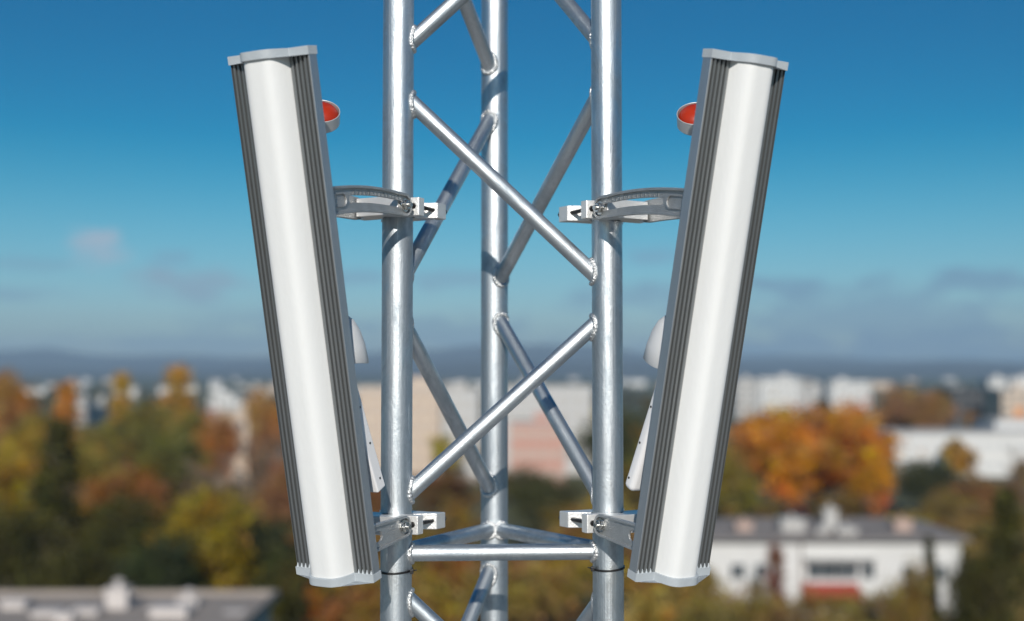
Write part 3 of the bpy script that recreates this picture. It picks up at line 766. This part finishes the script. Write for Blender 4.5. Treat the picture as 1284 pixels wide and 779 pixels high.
block(1248, 1340, 527, 272, 14, PL_W, 'white block rising behind the right end of the long building', 'industrial_building', floors=3, cols=6, glass=LTW, roofbox=False)
block(1194, 1256, 487, 450, 16, DKW, 'dark tower block with a grid of pale windows on the right skyline', floors=4, cols=5, glass=GREYW, wh=1.6, ww=1.6, roofbox=False)
bb = block(1256, 1320, 489, 420, 16, PL_B, 'beige block with orange panels at the right skyline edge', floors=5, cols=5)
bm = bmesh.new(); box(bm, (-4.5, -.20, 5.5), (-1.2, -.08, 9.5)); obj('orange_panel', bm, PL_O, bb)
bm = bmesh.new(); box(bm, (1.5, -.20, 5.5), (5, -.08, 9.5)); obj('orange_panel', bm, PL_O, bb)
block(952, 1004, 474, 620, 16, PL_W, 'bright white block on the skyline above the huge orange tree left side', floors=5, cols=6)
block(1040, 1092, 478, 640, 16, PL_W, 'white block on the skyline above the huge orange tree right side', floors=5, cols=6)
block(922, 950, 476, 560, 14, PL_P, 'greyish block on the skyline right beside the right antenna', floors=5, cols=3)
block(1005, 1036, 483, 700, 14, PL_P, 'low grey block between the two white skyline blocks', floors=4, cols=3)
block(1240, 1262, 475, 640, 14, PL_W, 'small white tower over the dark tower right end', floors=5, cols=2)
block(1266, 1300, 474, 660, 14, PL_W, 'small white tower over the beige block at right edge', floors=5, cols=3)
block(262, 300, 495, 520, 14, PL_W, 'white block on the skyline left of the left antenna', floors=4, cols=4)
block(310, 340, 495, 560, 14, PL_W, 'white block on the skyline touching the left antenna', floors=4, cols=3)
block(95, 108, 499, 500, 12, PL_P, 'small white building between the two left poplars', floors=3, cols=2)
block(112, 130, 501, 520, 12, PL_P, 'small grey building between the two left poplars', floors=3, cols=2)
block(0, 14, 506, 330, 9, PL_R, 'pinkish building under the tree at the left edge', floors=3, cols=2)
block(20, 36, 503, 330, 9, PL_B, 'beige building right of the pinkish one at left edge', floors=3, cols=2)
for i in range(48):
    Y = random.uniform(1000, 2400); px = random.uniform(-40, 1320); hh = random.uniform(4, 9); wd = random.uniform(10, 24)
    y_ = YH + (H - hh) * F / Y
    block(px, px + wd * F / Y, y_, Y, 14, random.choice([PL_W, PL_P, PL_P, PL_B]), 'far pale building in the hazy town below the hills', 'town_building', group='far pale town buildings', roofbox=False)

# white house with hip roof on the right
a = at(862, 676, 100); b = at(1204, 676, 100); eave = a.z
house = empty('white_house', ((a.x + b.x) / 2, 100, 0), 'wide white house with grey hip roof and chimneys beside the right antenna', 'house')
hw = (b.x - a.x) / 2
bm = bmesh.new(); box(bm, (-hw, 0, 0), (hw, 11, eave - .12)); obj('wall', bm, PL_W, house)
bm = bmesh.new(); e = .7; ov = [(-hw - e, -e), (hw + e, -e), (hw + e, 11 + e), (-hw - e, 11 + e)]
A = [bm.verts.new((x, y, eave - .1)) for x, y in ov]; A2 = [bm.verts.new((x, y, eave + .12)) for x, y in ov]
r1 = bm.verts.new((-hw + 4.5, 5.5, eave + 1.05)); r2 = bm.verts.new((hw - 4.5, 5.5, eave + 1.05))
bm.faces.new(A[::-1])
for i in range(4): bm.faces.new((A[i], A[(i + 1) % 4], A2[(i + 1) % 4], A2[i]))
bm.faces.new((A2[0], A2[1], r2, r1)); bm.faces.new((A2[1], A2[2], r2)); bm.faces.new((A2[2], A2[3], r1, r2)); bm.faces.new((A2[3], A2[0], r1))
hr = obj('roof', bm, ROOFG, house)
def chim(px, ytop, ybot, w, m_, parent, ybase, Yd):
    p = at(px, ytop, Yd); q = at(px, ybot, Yd); o = Vector(parent.parent.location if parent.parent else parent.location)
    bm = bmesh.new(); x = p.x - o.x; y = Yd - o.y
    box(bm, (x - w / 2, y - w * .4, ybase), (x + w / 2, y + w * .4, p.z - .22)); box(bm, (x - w / 2 - .1, y - w * .4 - .1, p.z - .22), (x + w / 2 + .1, y + w * .4 + .1, p.z - .08))
    tube(bm, (x, y, p.z - .08), (x, y, p.z + .25), .16, 10)
    return obj('chimney', bm, m_, parent)
chim(932, 652, 675, 1.3, BRCK, hr, eave + .3, 102); chim(992, 648, 672, 1.9, PL_P, hr, eave + .3, 102)
chim(1040, 636, 672, 1.1, PL_P, hr, eave + .3, 102); chim(1060, 660, 676, 1.6, PL_P, hr, eave + .2, 101); chim(1130, 650, 672, 1.4, BRCK, hr, eave + .3, 102)
chim(1030, 662, 676, 1.0, PL_P, hr, eave + .2, 101)
hx0 = house.location.x
for px, w, z, h_ in ((1030, 2.4, 5.3, 1.3), (1062, 1.8, 5.3, 1.3), (1088, 1.2, 5.3, 1.3), (1140, 1.3, 5.1, 1.4), (925, 1.3, 5.3, 1.3), (1178, 1.2, 5.1, 1.4), (955, 1.3, 5.3, 1.3)):
    window(house, at(px, 700, 100).x - hx0, -.004, z, w, h_)
bm = bmesh.new(); box(bm, (at(1008, 690, 100).x - hx0, -.9, 6.85), (at(1096, 690, 100).x - hx0, -.004, 7.0)); obj('canopy', bm, PL_P, house)
bm = bmesh.new(); box(bm, (at(1003, 690, 100).x - hx0, -.12, 0), (at(1006, 690, 100).x - hx0, -.004, eave - .12)); obj('downpipe', bm, ROOFG, house)
bm = bmesh.new(); x0 = at(1012, 730, 98).x - hx0; x1 = at(1084, 730, 98).x - hx0
prism(bm, [(-2.2, 3.9), (-.01, 4.9), (-.01, 4.98), (-2.3, 4.0)], x0, x1, Matrix(((0, 0, 1, 0), (1, 0, 0, 0), (0, 1, 0, 0), (0, 0, 0, 1)))); obj('awning', bm, REDA, house)

# grey flat-roofed building low at the left
p = at(360, 739, 68); zr = p.z
fb = empty('flat_roof_building', (p.x - 14, 55, 0), 'grey flat roofed building with white vents at the bottom left', 'building')
bm = bmesh.new(); box(bm, (-16, -11, 0), (13.2, 12.4, zr - .5)); obj('wall', bm, PL_P, fb)
bm = bmesh.new(); box(bm, (-16.5, -11.5, zr - .5), (13.6, 12.8, zr - .25)); fr = obj('roof', bm, mat('bitumen_roof', (.34, .295, .26), .9, 0, noise=.25, nscale=.6), fb)
bm = bmesh.new()
for a_, b_ in (((-16.5, 12.5, zr - .25), (13.6, 12.8, zr)), ((13.3, -11.5, zr - .25), (13.6, 12.5, zr))): box(bm, a_, b_)
obj('parapet', bm, bpy.data.materials['bitumen_roof'], fr)
def vent(px, ytop, Yd, w, cowl):
    p = at(px, ytop, Yd); x = p.x - fb.location.x; y = Yd - 55
    bm = bmesh.new(); box(bm, (x - w / 2, y - w * .35, zr - .25), (x + w / 2, y + w * .35, p.z - (.55 if cowl else .12)))
    box(bm, (x - w / 2 - .08, y - w * .35 - .08, p.z - (.55 if cowl else .12)), (x + w / 2 + .08, y + w * .35 + .08, p.z - (.45 if cowl else 0)))
    if cowl: tube(bm, (x, y, p.z - .45), (x, y, p.z - .12), .2, 12); tube(bm, (x, y, p.z - .12), (x, y, p.z), .34, 12, .12)
    obj('vent', bm, PL_V, fr)
for args in ((149, 726, 64, 1.1, True), (237, 738, 64.5, 1.0, True), (60, 765, 62, 1.3, False), (110, 762, 62.5, 1.2, False), (20, 752, 64, 1.2, False), (215, 760, 62, 1.8, False), (82, 768, 60.5, .8, False), (295, 766, 63, .9, False)): vent(*args)

# ------------------------------------------------------------------ air
bm = bmesh.new(); box(bm, (-8900, -1400, -1.5), (8900, 10900, 260))
hz = tag(obj('haze', bm), kind='stuff')
hm = bpy.data.materials.new('haze'); hm.use_nodes = True; n_ = hm.node_tree.nodes; n_.remove(n_['Principled BSDF'])
pv = n_.new('ShaderNodeVolumePrincipled'); pv.inputs['Color'].default_value = (.52, .76, 1, 1); pv.inputs['Density'].default_value = .00015
hm.node_tree.links.new(pv.outputs[0], n_['Material Output'].inputs['Volume']); hz.data.materials.append(hm)
bpy.data.objects['ground'].location.z = 0
